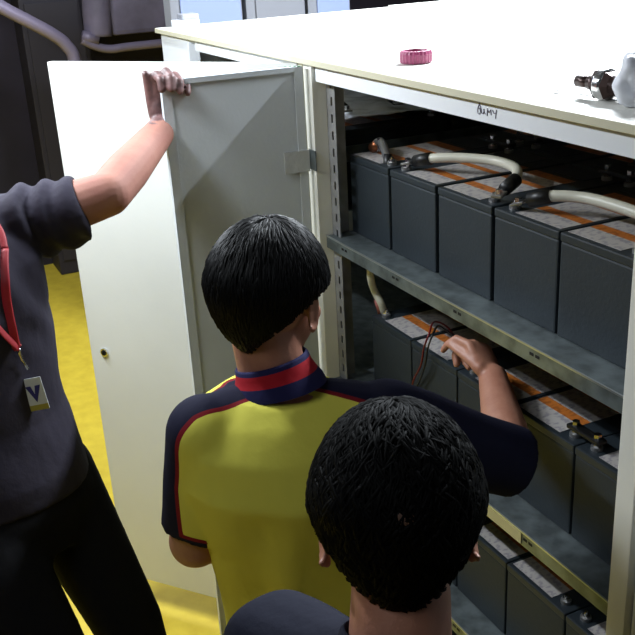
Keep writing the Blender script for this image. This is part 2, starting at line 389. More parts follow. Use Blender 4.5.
E1s = [-2.031, -1.832, -1.640, -1.437, -1.247, -1.055]
for i in range(5):
    cx = (E1s[i]+E1s[i+1])/2
    put_battery(cx, 1.038+.1685, SH[0], f'dark slate battery in the front row of the top shelf, {ORD[i]}', 'batteries in the front row of the top shelf', 0, 1-2*(i % 2))
    put_battery(cx, 1.385+.1685, SH[0], f'dark slate battery in the rear row of the top shelf, {ORD[i]}', 'batteries in the rear row of the top shelf', math.pi, 2*(i % 2)-1)
for i in range(5):
    cx = -1.94+.095+.19*i
    put_battery(cx, 1.038+.1685, SH[1], f'dark slate battery in the front row of the second shelf, {ORD[i]}', 'batteries in the front row of the second shelf', 0, 2*(i % 2)-1)
    put_battery(cx, 1.385+.1685, SH[1], f'dark slate battery in the rear row of the second shelf, {ORD[i]}', 'batteries in the rear row of the second shelf', math.pi, 1-2*(i % 2))
    put_battery(cx, 1.038+.1685, SH[2], f'dark slate battery in the front row of the lowest visible shelf, {ORD[i]}', 'batteries in the front row of the lowest visible shelf', 0, 2*(i % 2)-1)
for i in range(5):
    cx = -2.145-.0935-.2*i
    put_battery(cx, 1.06+.1685, zt-.197, f'battery under silvery film in the far cabinet, front row, {ORD[4-i]}', 'front batteries in the far cabinet')
    put_battery(cx, 1.41+.1685, zt-.197, f'battery under silvery film in the far cabinet, back row, {ORD[4-i]}', 'back batteries in the far cabinet', math.pi)

# ------------------------------------------------------------------ cables
TZ = SH[0]+.203
def cable(pts, r, label, name='battery_cable', boots=True, m=cablew, cat='cable', group=None):
    P = curve_pts(pts, 30)
    t = empty(name, P[0], label, cat, group)
    MB().tube(P, r, 12).build('sleeve', m, t, True)
    if boots:
        for Q in (P[:4], P[-4:][::-1]):
            d = (Q[0]-Q[-1]).normalized()
            MB().tube([Q[0]+d*.002, Q[0]-d*.042], [r*1.25, r*1.35], 14).build('boot', rubber, t, True)
            MB().box(-.011, .011, -.024, .002, -.003, .002, .0015, Matrix.Translation(Q[0]+d*.012) @ d.to_track_quat('-Y', 'Z').to_matrix().to_4x4()).build('lug', lead, t)
            MB().tube([Q[0]+d*.024+Vector((0, 0, -.004)), Q[0]+d*.024+Vector((0, 0, .010))], .007, 6).build('nut', chrome, t)
    return t
zc = TZ+.012
def oz(u, v, z): return on(u, v, 2, z)
cable([oz(416, 161, zc), oz(436, 158, zc+.012), oz(466, 158, zc+.016), oz(496, 161, zc+.016), oz(515, 168, zc+.014), oz(516, 178, zc+.01), oz(505, 189, zc)], .0105,
      'pale thick battery cable curving over the third battery of the top shelf')
cable([oz(530, 200, zc), oz(552, 196, zc+.012), oz(585, 198, zc+.016), oz(620, 207, zc+.018), oz(660, 222, zc+.014), oz(690, 236, zc+.004)], .0105,
      'pale thick battery cable lying across the two nearest batteries of the top shelf')
# brown-copper lug and dark link on the first battery
t = empty('cable_lug', oz(383, 150, TZ), 'bulky copper and silver cable lug on the leftmost top battery', 'connector')
p = oz(380, 148, TZ+.006); q = oz(388, 160, TZ-.004)
MB().tube(curve_pts([p+Vector((-.03, .0, -.004)), p+Vector((-.012, .002, .012)), p+Vector((.012, 0, .012)), q], 12), [.010]*13+[.010]*0 if False else .010, 12).build('lug_strap', lead, t, True)
MB().tube([p+Vector((-.035, 0, -.006)), p+Vector((-.012, .003, .008))], .013, 12).build('copper_sleeve', brass, t, True)
MB().tube([q+Vector((0, 0, .014)), q+Vector((.004, -.006, -.03))], .0095, 12).build('boot', rubber, t, True)
MB().tube([p+Vector((.0, .0, -.006)), p+Vector((.0, 0, .024))], .007, 6).build('nut', chrome, t)
# dark links joining back terminals of neighbours
def link(xa, xb, y, z, label, group='dark links between battery terminals'):
    t = empty('terminal_link', ((xa+xb)/2, y, z), label, 'connector', group)
    MB().box(xa-.014, xb+.014, y-.011, y+.011, z+.0, z+.009, .003).build('strap', rubber, t)
    for x in (xa, xb): MB().tube([(x, y, z+.008), (x, y, z+.017)], .0075, 6).build('nut', chrome, t)
PAIR = ["first and second", "second and third", "third and fourth", "fourth and fifth"]
for i in (0, 2):
    xa = (E1s[i]+E1s[i+1])/2+.066; xb = (E1s[i+1]+E1s[i+2])/2-.066
    link(xa, xb, 1.2065+.135, SH[0]+.206, f'short black link bridging the {PAIR[i]} front batteries on the top shelf')
    link(xa, xb, 1.5535-.135, SH[0]+.206, f'short black link bridging the {PAIR[i]} rear batteries on the top shelf')
for i in (1, 3):
    xa = -1.94+.095+.19*i+.066; link(xa, xa+.058, 1.2065-.142, SH[1]+.206, f'short black link bridging the {PAIR[i]} batteries on the second shelf')
# far cabinet cables
for i, (y, lb) in enumerate(((1.12, 'front'), (1.27, 'middle'), (1.42, 'rear'))):
    cable([(-2.20, y, zt+.042), (-2.32, y+.02, zt+.05), (-2.5, y+.01, zt+.048), (-2.66, y, zt+.04)], .009, f'pale cable across the far cabinet batteries, {lb} of three', boots=True)
b = MB(); nx, ny = 60, 40
vv = [[b.b.verts.new((-2.15-.85*i/nx, 1.09+.62*k/ny, zt+.021+.010*noise.fractal(Vector((i*.16, k*.22, 3)), 1, 2, 4))) for k in range(ny+1)] for i in range(nx+1)]
for i in range(nx):
    for k in range(ny): b.b.faces.new((vv[i][k], vv[i+1][k], vv[i+1][k+1], vv[i][k+1]))
film = b.build('plastic_film', mat('silvery_film', (226, 230, 240), .2, .1), None, True)
film.modifiers.new('thick', 'SOLIDIFY').thickness = .001
tag(film, 'crinkled silvery plastic film laid over the batteries in the far cabinet', 'film')
# cable hanging under the first shelf
cable([on(370, 262, 1, 1.02), on(371, 280, 1, 1.03), on(375, 292, 1, 1.05), on(381, 303, 1, 1.06), on(384, 312, 1, 1.07)], .009, 'pale cable dropping from the top shelf to the second shelf batteries', boots=False)
MB_t = empty('cable_lug', on(380, 304, 1, 1.07), 'small reddish cable lug under the top shelf', 'connector')
MB().tube([on(377, 300, 1, 1.062), on(381, 314, 1, 1.072)], .008, 10).build('sleeve', mat('dusky_pink_sleeve', (150, 90, 84), .5), MB_t, True)
# test leads
zl = SH[1]+.2
for dx, mm, lb in ((0, wired, 'thin dark red test lead looping over the striped label'), (4, rubber, 'thin black test lead looping over the striped label')):
    P = [on(456+dx/2, 338, 2, zl+.01), on(446, 326+dx, 2, zl+.02), on(434+dx, 322+dx, 2, zl+.03), on(429+dx, 334, 1, 1.025), on(424+dx, 348, 1, 1.02), on(421+dx, 365, 1, 1.02), on(413+dx*1.5, 382, 1, 1.025), on(411, 400, 1, 1.025)]
    P = curve_pts(P, 36); t = empty('test_lead', P[0], lb, 'wire'); MB().tube(P, .0022, 8).build('wire', mm, t, True)

# ------------------------------------------------------------------ things on the cabinet top
p = on(416, 63, 2, TOP); t = empty('pink_ring', (p.x, p.y, TOP), 'small crinkled pink plastic ring lying on the white cabinet top', 'ring')
b = MB(); N = 48; R_ = .034
for (r0, z0_, r1, z1_) in ((R_, 0, R_*1.0, .022), (R_*1.0, .022, R_*.9, .027)): pass
rings = []
bm = b.b
for r, z in ((.030, 0), (.033, .003), (.034, .02), (.031, .026), (.024, .0265), (.022, .020), (.022, .006)):
    rings.append([bm.verts.new((p.x + (r*(1+(.035 if k % 2 and r > .03 else 0)))*math.cos(2*math.pi*k/N), p.y + (r*(1+(.035 if k % 2 and r > .03 else 0)))*math.sin(2*math.pi*k/N), TOP+z)) for k in range(N)])
for i in range(len(rings)-1):
    for k in range(N): bm.faces.new((rings[i][k], rings[i][(k+1) % N], rings[i+1][(k+1) % N], rings[i+1][k]))
bm.faces.new(rings[0][::-1]); bm.faces.new(rings[-1])
b.build('ribbed_body', pinkm, t)
# heavy dark bolt / tool with steel collar
a = on(580, 97, 2, TOP+.0); zb = TOP
D = Vector((.40, .915, 0)).normalized() ; D = (on(626, 104, 2, TOP) - on(580, 97, 2, TOP)); D.z = 0; D.normalize()
A = on(578, 81, 2, TOP+.024); A.z = TOP+.0245
t = empty('pipe_fitting', (A.x, A.y, TOP), 'dark brown metal fitting with a silver collar on the cabinet top', 'fitting')
MB().tube([A, A+D*.028], [.0095, .0095], 18).build('threaded_end', brownm, t, True)
MB().tube([A+D*.026, A+D*.044], .0115, 14).build('neck', brownm, t, True)
MB().tube([A+D*.040, A+D*.046, A+D*.066, A+D*.078], [.013, .0245, .0245, .017], 6).build('hex_nut', brownm, t)
MB().tube([A+D*.052, A+D*.0545, A+D*.064, A+D*.067], [.0240, .0246, .0246, .0240], 28).build('silver_collar', chrome, t, True)
MB().tube([A+D*.076, A+D*.145], [.016, .016], 20).build('barrel', brownm, t, True)
# crumpled white plastic bag, the fitting sticks into it
g = A + D*.128
b = MB().ell(g+Vector((0, 0, .012)), ((1,0,0),(0,1,0),(0,0,1)), (.034, .042, .046), 40).ell(g+D*.055+Vector((.012, -.0, .004)), ((1,0,0),(0,1,0),(0,0,1)), (.045, .05, .03), 40)
b.ell(g+Vector((.032, -.008, -.012)), ((1,0,0),(0,1,0),(0,0,1)), (.03, .03, .009), 30)
bag = b.build('plastic_bag', bagm, None, remesh=.004, iters=2)
bn = [v.normal.copy() for v in bag.data.vertices]
for v, vn in zip(bag.data.vertices, bn):
    nz = noise.fractal(v.co*26, 1, 2, 4); v.co += vn*(nz*.010 - .002); v.co.z = max(v.co.z, TOP+.001)
tag(bag, 'crumpled white plastic bag on the right of the cabinet top', 'bag')
# thin woven sheet lying on the top
wm = mat('woven_grey_sheet', (214, 212, 210), .45, bump=.5, bscale=320)
pts2 = [oz(452, 84, TOP), oz(660, 126, TOP)]
b = MB().box(-1.52, -.60, 1.055, 1.80, TOP+.0002, TOP+.0016)
sh_ = b.build('woven_sheet', wm); tag(sh_, 'thin woven pale sheet spread on the cabinet top, set back from its edge', 'sheet')
# flakes of paint and dust bits
for i, (u, v, s_) in enumerate(((556, 92, 3.5), (567, 94, 2.5), (548, 46, 2.5), (609, 45, 3))):
    c = on(u, v, 2, TOP+.002); k = MB()
    P3 = [Vector((c.x+math.cos(a_)*.0035*s_*random.uniform(.5, 1), c.y+math.sin(a_)*.002*s_*random.uniform(.5, 1), TOP+.0018)) for a_ in np.linspace(0, 5.6, 8)]
    vv = [k.b.verts.new(q_) for q_ in P3]; v2 = [k.b.verts.new(q_+Vector((0, 0, .0012))) for q_ in P3]
    k.b.faces.new(vv[::-1]); k.b.faces.new(v2)
    for m_ in range(8): k.b.faces.new((vv[m_], vv[(m_+1) % 8], v2[(m_+1) % 8], v2[m_]))
    tag(k.build('paint_flake', greypan), ['grey flake in front of the brown fitting, farther one', 'grey flake in front of the brown fitting, nearer one', 'tiny grey flake left of centre on the sheet', 'tiny grey flake on the far right of the sheet'][i], 'flake', 'flakes on the cabinet top')
# green scribble tag on the door top
gq = MB()
g0 = E1.lerp(Vector((H1.x, H1.y, E1.z)), .90)
b1 = on(284, 67, 2, TOP)
for k in range(4):
    gq.box(b1.x+.006*k-.001, b1.x+.006*k+.002, b1.y-.0+.008*k, b1.y+.006+.008*k, TOP+.0, TOP+.001)
tag(gq.build('green_mark', greenm, cl), None, None)
# small white box at the far left end of the top
p = on(177, 27, 2, TOP)
t = empty('small_box', (p.x, p.y, TOP), 'small white and grey box at the far left end of the cabinet top', 'box')
MB().box(p.x-.03, p.x+.03, p.y-.01, p.y+.07, TOP, TOP+.022, .003).build('base', white, t)
MB().box(p.x-.03, p.x+.03, p.y+.012, p.y+.07, TOP+.022, TOP+.04, .004).build('cover', greypan, t)

# ------------------------------------------------------------------ pale cabinets beyond the far end of the row
XB = -4.35
def yb(u): return on(u, 6, 0, XB).y
for (u0, u1, m_, lb) in ((170, 242, palegl, 'pale blue tall cabinet beyond the row, nearest the dark corner'), (246, 305, greypan, 'grey tall cabinet between the two pale blue ones'), (308, 350, palegl, 'pale blue tall cabinet beyond the row, farthest to the right')):
    y0, y1 = yb(u0), yb(u1)
    t = empty('equipment_cabinet', (XB-.05, (y0+y1)/2, 0), lb, 'cabinet')
    MB().box(XB-.10, XB, y0, y1, .08, 2.2, .004).build('body', greypan, t)
    d = MB().box(XB, XB+.015, y0+.045, y1-.01, .12, 2.16, .004).build('door', m_, t)
    MB().box(XB+.015, XB+.03, y1-.07, y1-.05, 1.0, 1.16, .003).build('handle', chrome, d)
    MB().box(XB-.10, XB, y0+.01, y1-.01, 0, .08).build('plinth', black, t)

# ------------------------------------------------------------------ dim corner at the left
XW = -6.2
def W_(u, v, x=XW): return on(u, v, 0, x)
# duct, big dull form
a0 = W_(92, 0); a1 = W_(157, 37)
t = empty('air_duct', ((XW-.2), (a0.y+a1.y)/2, a1.z), 'dim grey duct box with a rounded shoulder on the dark far wall', 'duct')
MB().box(XW-.38, XW, a0.y+.10, W_(210, 20).y+.3, a1.z+.03, a1.z+.9, .03).build('duct_body', equip, t)
MB().tube(curve_pts([W_(98, 36), W_(97, 20), W_(96, 8), W_(95, -40)], 12), .085, 20).build('rounded_shoulder', equip, t, True)
t = empty('wall_rail', W_(120, 46), 'dim horizontal pipe rail below the duct', 'pipe')
MB().tube(curve_pts([W_(82, 40, XW+.05), W_(95, 46, XW+.05), W_(110, 49, XW+.05), W_(135, 46, XW+.05), W_(230, 36, XW+.05)], 20), .026, 12).build('pipe_run', pipem, t, True)
MB().tube([W_(82, 36, XW+.05), W_(98, 40, XW+.05)], .035, 12).build('flange', pipem, t, True)
XP = -5.6
t = empty('curved_pipe', on(40, 30, 0, XP), 'dull grey pipe bending down behind the wide pale door', 'pipe')
MB().tube(curve_pts([on(-40, -22, 0, XP), on(0, 6, 0, XP), on(30, 22, 0, XP), on(52, 34, 0, XP), on(66, 45, 0, XP), on(75, 62, 0, XP), on(78, 110, 0, XP), on(86, 230, 0, XP), on(95, 330, 0, XP)], 50), .036, 14).build('pipe_run', pipem, t, True)
for (u, dv_, lb) in ((52, 0, 'thin dim vertical conduit left of the curved pipe bend'), (76, 0, 'thin dim vertical conduit beside the duct')):
    q0 = W_(u, 0, -6.5); t = empty('conduit', (q0.x, q0.y, 1.2), lb, 'conduit')
    MB().tube([(q0.x, q0.y, 0.0), (q0.x, q0.y, 3.09)], .03, 10).build('tube_run', equip, t, True)
q0 = W_(27, 60, -6.3); q1 = W_(60, 60, -6.3)
t = empty('wall_panel', (q0.x, (q0.y+q1.y)/2, .8), 'dark metal panel cabinet standing at the far wall', 'cabinet')
MB().box(-6.58, -6.3, q0.y, q1.y+.2, 0, 1.8, .01).build('body', mat('near_black_metal', (48, 44, 54), .6), t)
MB().box(-6.3, -6.285, q0.y+.03, q1.y+.17, .1, 1.75, .004).build('door', mat('near_black_metal', (48, 44, 54), .6), t)

# ------------------------------------------------------------------ people
def frame(F, up=(0, 0, 1)):
    F = Vector(F).normalized(); U = Vector(up); R = F.cross(U).normalized(); U = R.cross(F).normalized()
    return F, R, U
def add_head(b, c, F, R, U, s=1.0):
    """cranium, jaw, brow, nose, lips, ears; c = centre of the skull"""
    A = (R, F, U)
    b.ell(c+U*.018*s-F*.012*s, A, (.076*s, .094*s, .088*s), 28)
    b.ell(c+F*.022*s-U*.028*s, A, (.066*s, .066*s, .078*s), 24)
    b.ell(c+F*.044*s-U*.078*s, A, (.042*s, .038*s, .034*s), 18)
    b.ell(c+F*.074*s-U*.098*s, A, (.020*s, .014*s, .014*s), 14)
    b.cap(c+F*.083*s+U*.004*s, c+F*.102*s-U*.032*s, .008*s, .012*s, 12)
    for k in (-1, 1):
        b.ell(c+F*.094*s-U*.036*s+R*k*.011*s, A, (.008*s, .010*s, .008*s), 12)
        b.ell(c+F*.062*s-U*.032*s+R*k*.038*s, A, (.024*s, .022*s, .02*s), 14)
        b.ell(c+F*.078*s+U*.014*s+R*k*.028*s, A, (.022*s, .012*s, .008*s), 14)
        e = c-F*.004*s-U*.016*s+R*k*.079*s                   # ear: rim ring and lobe
        ea = (R*k+F*-.35).normalized()
        rim = [e + F*math.cos(t_)*.016*s + U*math.sin(t_)*.028*s - F*.006*s + ea*.006*s for t_ in np.linspace(-2.3, 3.0, 14)]
        b.tube(rim, .0045*s, 8)
        b.ell(e-F*.004*s, (ea, F, U), (.004*s, .015*s, .025*s), 14); b.ell(e-U*.026*s, (ea, F, U), (.006*s, .008*s, .010*s), 10)
    b.ell(c+F*.090*s-U*.058*s, A, (.023*s, .010*s, .006*s), 14); b.ell(c+F*.088*s-U*.070*s, A, (.019*s, .010*s, .007*s), 14)
def face_parts(par, c, F, R, U, s=1.0):
    for k in (-1, 1):
        e = MB().ell(c+F*.0755*s-U*.004*s+R*k*.030*s, (R, F, U), (.0125*s, .0105*s, .009*s), 16).build('eye', eyem, par, True)
        MB().ell(c+F*.0828*s-U*.004*s+R*k*.030*s, (R, F, U), (.005*s, .004*s, .005*s), 12).build('iris', hairm, e, True)
        MB().tube([c+F*(.089-.006*abs(j_-1))*s+U*(.018+.002*(j_ == 1))*s+R*k*(.014+.014*j_)*s for j_ in range(3)], [.003, .0035, .002], 8).build('eyebrow', hairm, par, True)
def add_hair(par, c, F, R, U, s=1.0, crown=(-.25, 0), rad=(.086, .106, .103), tmax=(62, 92, 128), locks=1500, seed=1, lift=.006, length=(.03, .055), m=None, bald=None, sweep=.25):
    """scalp cap plus combed locks as one mesh; polar angle measured from the top of the skull"""
    rr = random.Random(seed); b = MB(); c = c+U*.016*s-F*.010*s
    def lim(az):                                            # az 0 = front, pi = back
        f = .5+.5*math.cos(az); k = abs(math.sin(az))
        bk = max(0, -math.cos(az))
        base = tmax[0]*max(0, math.cos(az))**1.2 + tmax[1]*k + tmax[2]*bk**1.5
        wsum = max(0, math.cos(az))**1.2 + k + bk**1.5
        return math.radians(base/wsum)
    def pt(th, az, k=1.0):
        q = Vector((math.sin(th)*math.sin(az)*rad[0], math.sin(th)*math.cos(az)*rad[1], math.cos(th)*rad[2]))*k*s
        if th > 1.5: q.x *= 1-(th-1.5)*.30; q.y *= 1-(th-1.5)*.10
        return c + R*q.x + F*q.y + U*q.z
    NT, NA = 26, 56
    g = []; gi = []
    for i in range(NT+1):
        row = []; ri = []
        for j_ in range(NA):
            az = 2*math.pi*j_/NA; th = lim(az)*i/NT
            nz = noise.noise(Vector((math.sin(th)*math.cos(az)*3, math.sin(th)*math.sin(az)*3, math.cos(th)*3+seed)))
            row.append(b.b.verts.new(pt(th, az, 1+.035*nz - (.07 if i == NT else 0)))); ri.append(b.b.verts.new(pt(th, az, .86)))
        g.append(row); gi.append(ri)
    for i in range(NT):
        for j_ in range(NA):
            k = (j_+1) % NA
            b.b.faces.new((g[i][j_], g[i+1][j_], g[i+1][k], g[i][k])); b.b.faces.new((gi[i][j_], gi[i][k], gi[i+1][k], gi[i+1][j_]))
    for j_ in range(NA):
        k = (j_+1) % NA; b.b.faces.new((g[NT][j_], gi[NT][j_], gi[NT][k], g[NT][k]))
    for _ in range(locks):
        az = rr.uniform(0, 2*math.pi); th = math.acos(1-rr.random()*(1-math.cos(lim(az))))
        L = rr.uniform(*length); dth = L/.095; n = 6; P_ = []
        if bald and th < bald: continue
        tw = rr.uniform(-sweep, sweep)
        for k in range(n):
            f = k/(n-1); t2 = min(th+dth*f, lim(az)+.10); P_.append(pt(t2, az+tw*f, 1.0+lift/.1*(.25+.75*math.sin(f*2.4))*rr.uniform(.7, 1.2)))
        r0 = rr.uniform(.0016, .0034)*s
        if (P_[0]-P_[-1]).length < .008: continue
        b.tube(P_, [r0*.5, r0, r0, r0*.85, r0*.6, r0*.1], 4, caps=False)
    return b.build('hair', m or hairm, par, True)
def add_hand(b, W, D, N, Sd, flex, spread=.0, s=1.0, thumb=None, curlthumb=.3, lens=(.040, .026, .020), fr=1.0):
    """W wrist, D towards the knuckles, N out of the palm, Sd towards the thumb; flex: angle triplets, index first"""
    D = D.normalized(); N = (N - D*N.dot(D)).normalized(); Sd = (Sd - D*Sd.dot(D) - N*Sd.dot(N)).normalized()
    b.loft([(W-D*.012, Sd*.026*s, N*.019*s), (W+D*.01*s, Sd*.029*s, N*.018*s), (W+D*.04*s, Sd*.038*s, N*.017*s), (W+D*.07*s, Sd*.041*s, N*.014*s), (W+D*.088*s, Sd*.039*s, N*.011*s)], 20)
    b.ell(W+D*.035*s+Sd*.026*s+N*.006*s, (Sd, D, N), (.016*s, .030*s, .014*s), 14)
    for i in range(4):
        off = (.0295-.0195*i)*s; k = (1, 1.08, 1.0, .80)[i]
        p = W+D*(.082, .088, .084, .076)[i]*s+Sd*off; ang = 0; d0 = (D+Sd*spread*(1.5-i)).normalized()
        r = (.0088, .0090, .0086, .0076)[i]*s*fr; pr_ = p - D*.02
        b.cap(pr_, p, r*1.1, r*1.08, 12)
        for q in range(3):
            ang += flex[i][q]; d = d0*math.cos(ang)+N*math.sin(ang); p2 = p+d*lens[q]*k*s
            b.cap(p, p2, r*(1.06-.08*q), r*(.98-.10*q), 12); p = p2
    t0 = W+D*.022*s+Sd*.028*s; td = (thumb or (D*.7+Sd*.65+N*.25)).normalized()
    p = t0
    for q, (L_, r_) in enumerate(((.040, .0125), (.032, .0105), (.025, .0095))):
        p2 = p+td*L_*s; b.cap(p, p2, r_*s, r_*.9*s, 12); p = p2; td = (td+(D*.35-Sd*.15+N*.2)*curlthumb).normalized()
def torso_rings(pel, chest, nb, R, F, k=1.0, dd_=0.0):
    U = (nb-pel)
    def L(t): 
        a = pel.lerp(chest, min(1, t/.6)) if t < .6 else chest.lerp(nb, (t-.6)/.4)
        return a
    prof = [(-.10, .150, .105), (0, .165, .118), (.22, .152, .108), (.42, .158, .112), (.60, .172, .122), (.78, .172, .112), (.90, .130, .088), (.98, .075, .066)]
    out = []
    for t, a, d in prof:
        c = L(max(t, 0)) + (Vector((0, 0, -.5*abs(t))) if t < 0 else Vector())
        out.append((c, R*(a*k+dd_), F*(d*k+dd_)))
    return out
def seg(b, pts, rads, n=18):
    for i in range(len(pts)-1): b.cap(pts[i], pts[i+1], rads[i], rads[i+1], n)
def folds(o, amp, fn, thr=None):
    me = o.data
    nn_ = [v.normal.copy() for v in me.vertices]
    for v, q in zip(me.vertices, nn_): v.co += q*fn(v.co)*amp
    me.update()
def shoe(par, a, F):
    F = Vector((F.x, F.y, 0)).normalized(); R = F.cross(Vector((0, 0, 1)))
    g = Vector((a.x, a.y, 0))
    MB().ell(g+F*.11+Vector((0, 0, .035)), (R, F, Vector((0, 0, 1))), (.046, .10, .034), 18).ell(g-F*.0+Vector((0, 0, .045)), (R, F, Vector((0, 0, 1))), (.040, .07, .044), 18).box(-.044, .044, -.06, .20, .001, .02, .006, Matrix(((R.x, F.x, 0, g.x), (R.y, F.y, 0, g.y), (0, 0, 1, 0), (0, 0, 0, 1)))).build('shoe', shoem, par, remesh=.006, iters=3)
Z = Vector((0, 0, 1)); I3 = ((1,0,0),(0,1,0),(0,0,1))
def closest(P, a, b_):
    ab = b_-a; t = max(0, min(1, (P-a).dot(ab)/ab.length_squared)); return (P-(a+ab*t)).length, t

# --- person 1: yellow polo, seen from behind, right hand on the second shelf battery
F1, R1, U1 = frame((-.88, .47, 0)); 
sL = at(206, 434, 1.50); sR = at(386, 420, 1.57); nb = at(278, 382, 1.53); ch = at(289, 470, 1.56); pe = at(324, 640, 1.78)
eL = at(196, 540, 1.60); wL = at(262, 536, 1.80)
eR = at(512, 462, 1.68); wR = at(493, 378, 1.90)
hf = (-.62, .78, -.18); HF, HR, HU = frame(hf); hc = at(270, 296, 1.515)
p1 = empty('person', (pe.x, pe.y, 0), 'person in a yellow polo shirt with navy shoulders, reaching into the battery shelf', 'person')
RS = (sR-sL).normalized(); FS = Vector((0, 0, 1)).cross(RS).normalized()
b = MB(); b.loft(torso_rings(pe, ch, nb, RS, FS, .93)); b.cap(nb-U1*.03, hc-HU*.06-HF*.018, .056, .053, 20)
add_head(b, hc, HF, HR, HU, .98)
for s_ in (sL, sR): b.cap(nb-Z*.045, s_, .036, .046)
seg(b, [sL, eL], [.048, .045]); seg(b, [eL, wL], [.044, .030]); b.ell(eL, (R1, F1, Z), (.046,)*3)
seg(b, [sR, eR], [.052, .043]); m1 = eR.lerp(wR, .35); seg(b, [eR, m1, wR], [.042, .042, .029])
tip = at(458, 335, 1.99)
D_ = (at(474, 337, 1.955)-wR).normalized(); back = Vector((.45, -.35, .8)).normalized()
NR_ = (Vector((-.436, -.9, .05))*.55 + Vector((-.84, .39, 0))*.6 - Z*.35).normalized()
b.ell(wR, I3, (.029,)*3, 16)
add_hand(b, wR, D_, NR_, D_.cross(NR_), [(.6, .8, .4), (.95, 1.2, .7), (1.1, 1.3, .8), (1.2, 1.3, .8)], .03, .94, fr=1.1, thumb=(at(457, 341, 1.97)-at(482, 360, 1.92)), curlthumb=.2)
add_hand(b, wL, (wL-eL), Vector((.2, .5, -.6)), Vector((-.1, .2, .9)), [(.3, .4, .3)]*4, 0, .95)
hipL = pe-RS*.09-Z*.04; hipR = pe+RS*.09-Z*.04
kL = hipL+Vector((-.03, -.0, -.42)); kR = hipR+Vector((-.03, .0, -.42)); aL = Vector((kL.x+.05, kL.y-.01, .085)); aR = Vector((kR.x+.04, kR.y, .085))
for h_, k_, a_ in ((hipL, kL, aL), (hipR, kR, aR)): seg(b, [h_, k_, a_], [.082, .056, .040])
body = b.build('body', skinA, p1, remesh=.0042, iters=4)
face_parts(p1, hc, HF, HR, HU, .98)
add_hair(p1, hc, HF, HR, HU, 1.0, rad=(.091, .110, .109), tmax=(60, 84, 146), locks=3600, seed=3, lift=.004, length=(.035, .08), sweep=.15)
# shirt
b = MB(); rg = torso_rings(pe, ch, nb, RS, FS, 1.0, .014)
rg = [(pe-Z*.13, RS*.178, FS*.140), (pe-Z*.05, RS*.172, FS*.134)] + [(c_, a_*(.95 if i_ < 3 else 1), b_) for i_, (c_, a_, b_) in enumerate(rg[1:])]
b.loft(rg, 36)
for s_ in (sL, sR): b.cap(nb-Z*.045, s_-Z*.004, .056, .064)
hemL = sL.lerp(eL, .84); hemR = sR.lerp(eR, 1.02)
b.tube([sL+Z*.0, sL.lerp(eL, .4), hemL], [.064, .062, .060], 24)
b.tube([sR+Z*.0, sR.lerp(eR, .4), hemR], [.070, .068, .066], 24)
b.ell(sL, I3, (.064,)*3); b.ell(sR, I3, (.070,)*3)
shirt = b.build('polo_shirt', polom, p1, remesh=.0055, iters=6)
shirt['label'] = 'yellow polo shirt with navy shoulder panels and red piping'
off = Vector((pe.x, pe.y, 0))
out_L = -RS; neckL = nb-RS*.052+Z*.012-FS*.0; neckR = nb+RS*.052+Z*.012
topL = sL-RS*.035+Z*.062; topR = sR+RS*.03+Z*.062
oeL = eL-RS*.070-FS*.03; oeR = eR+Z*.062+RS*.02
polyL = [neckL, nb.lerp(sL, .55)+Z*.055, topL, sL.lerp(eL, .35)-RS*.070, oeL+ (eL-sL)*.0]
polyR = [neckR, nb.lerp(sR, .55)+Z*.055, topR, sR.lerp(eR, .5)+Z*.06+RS*.02, oeR]
at_ = shirt.data.attributes.new('seam', 'FLOAT', 'POINT'); vals = []
for v in shirt.data.vertices:
    P_ = v.co+off
    d_ = 9
    for poly, wd in ((polyL, (.048, .044, .046, .050, .050)), (polyR, (.034, .042, .062, .085, .09))):
        for i in range(4):
            dq, tq = closest(P_, poly[i], poly[i+1]); d_ = min(d_, dq-(wd[i]*(1-tq)+wd[i+1]*tq))
    ax = (eL-sL); tt_ = (P_-sL).dot(ax)/ax.length_squared; dl_, _t = closest(P_, sL, eL)
    tq_, _t2 = closest(P_, nb, pe)
    if dl_ < .074 and tt_ > .5 and tq_ > .182: d_ = min(d_, (.74-tt_)*ax.length)
    ax = (eR-sR); tt_ = (P_-sR).dot(ax)/ax.length_squared; dl_, _t = closest(P_, sR, eR)
    if dl_ < .09 and tt_ > .35: d_ = min(d_, -.05)
    vals.append(max(0, min(1, .5+d_)))
at_.data.foreach_set('value', vals)
def f1(co):
    P_ = co+off; u_ = (P_-nb).dot(RS); z_ = P_.z
    f = (math.sin(u_*58+1.8*noise.noise(P_*4)+z_*6)*(1.1 if u_ < .02 else .5)*min(1, max(0, (nb.z-.08-z_)*4)) + noise.noise(P_*9)*.9)
    return f
folds(shirt, .0062, f1)
# collar
b = MB(); cax = (hc-HU*.06-HF*.018-nb).normalized(); ca = RS; cb = cax.cross(ca).normalized()
if cb.dot(FS) < 0: cb = -cb
tl = []
for (h_, ra, rb) in ((-.012, .080, .076), (.0, .077, .072), (.012, .070, .066), (.024, .065, .062), (.036, .063, .060), (.040, .060, .057), (.034, .057, .054), (.010, .058, .054)):
    tl.append((nb+cax*h_+cb*.002, ca*ra+cax*.0, cb*rb))
n_ = 40; vv = [[b.b.verts.new(c_+a_*math.cos(2*math.pi*k/n_)+b__*math.sin(2*math.pi*k/n_)+cax*(.016*math.cos(2*math.pi*k/n_))) for k in range(n_)] for c_, a_, b__ in tl]
for i in range(len(vv)-1):
    for k in range(n_): b.b.faces.new((vv[i][k], vv[i][(k+1) % n_], vv[i+1][(k+1) % n_], vv[i+1][k]))
col = b.build('collar', collarm, p1, True)
at_ = col.data.attributes.new('seam', 'FLOAT', 'POINT')
at_.data.foreach_set('value', [ (0.0, .3, .42, .62, .80, .9, .9, .9)[i//n_] for i in range(len(col.data.vertices))])
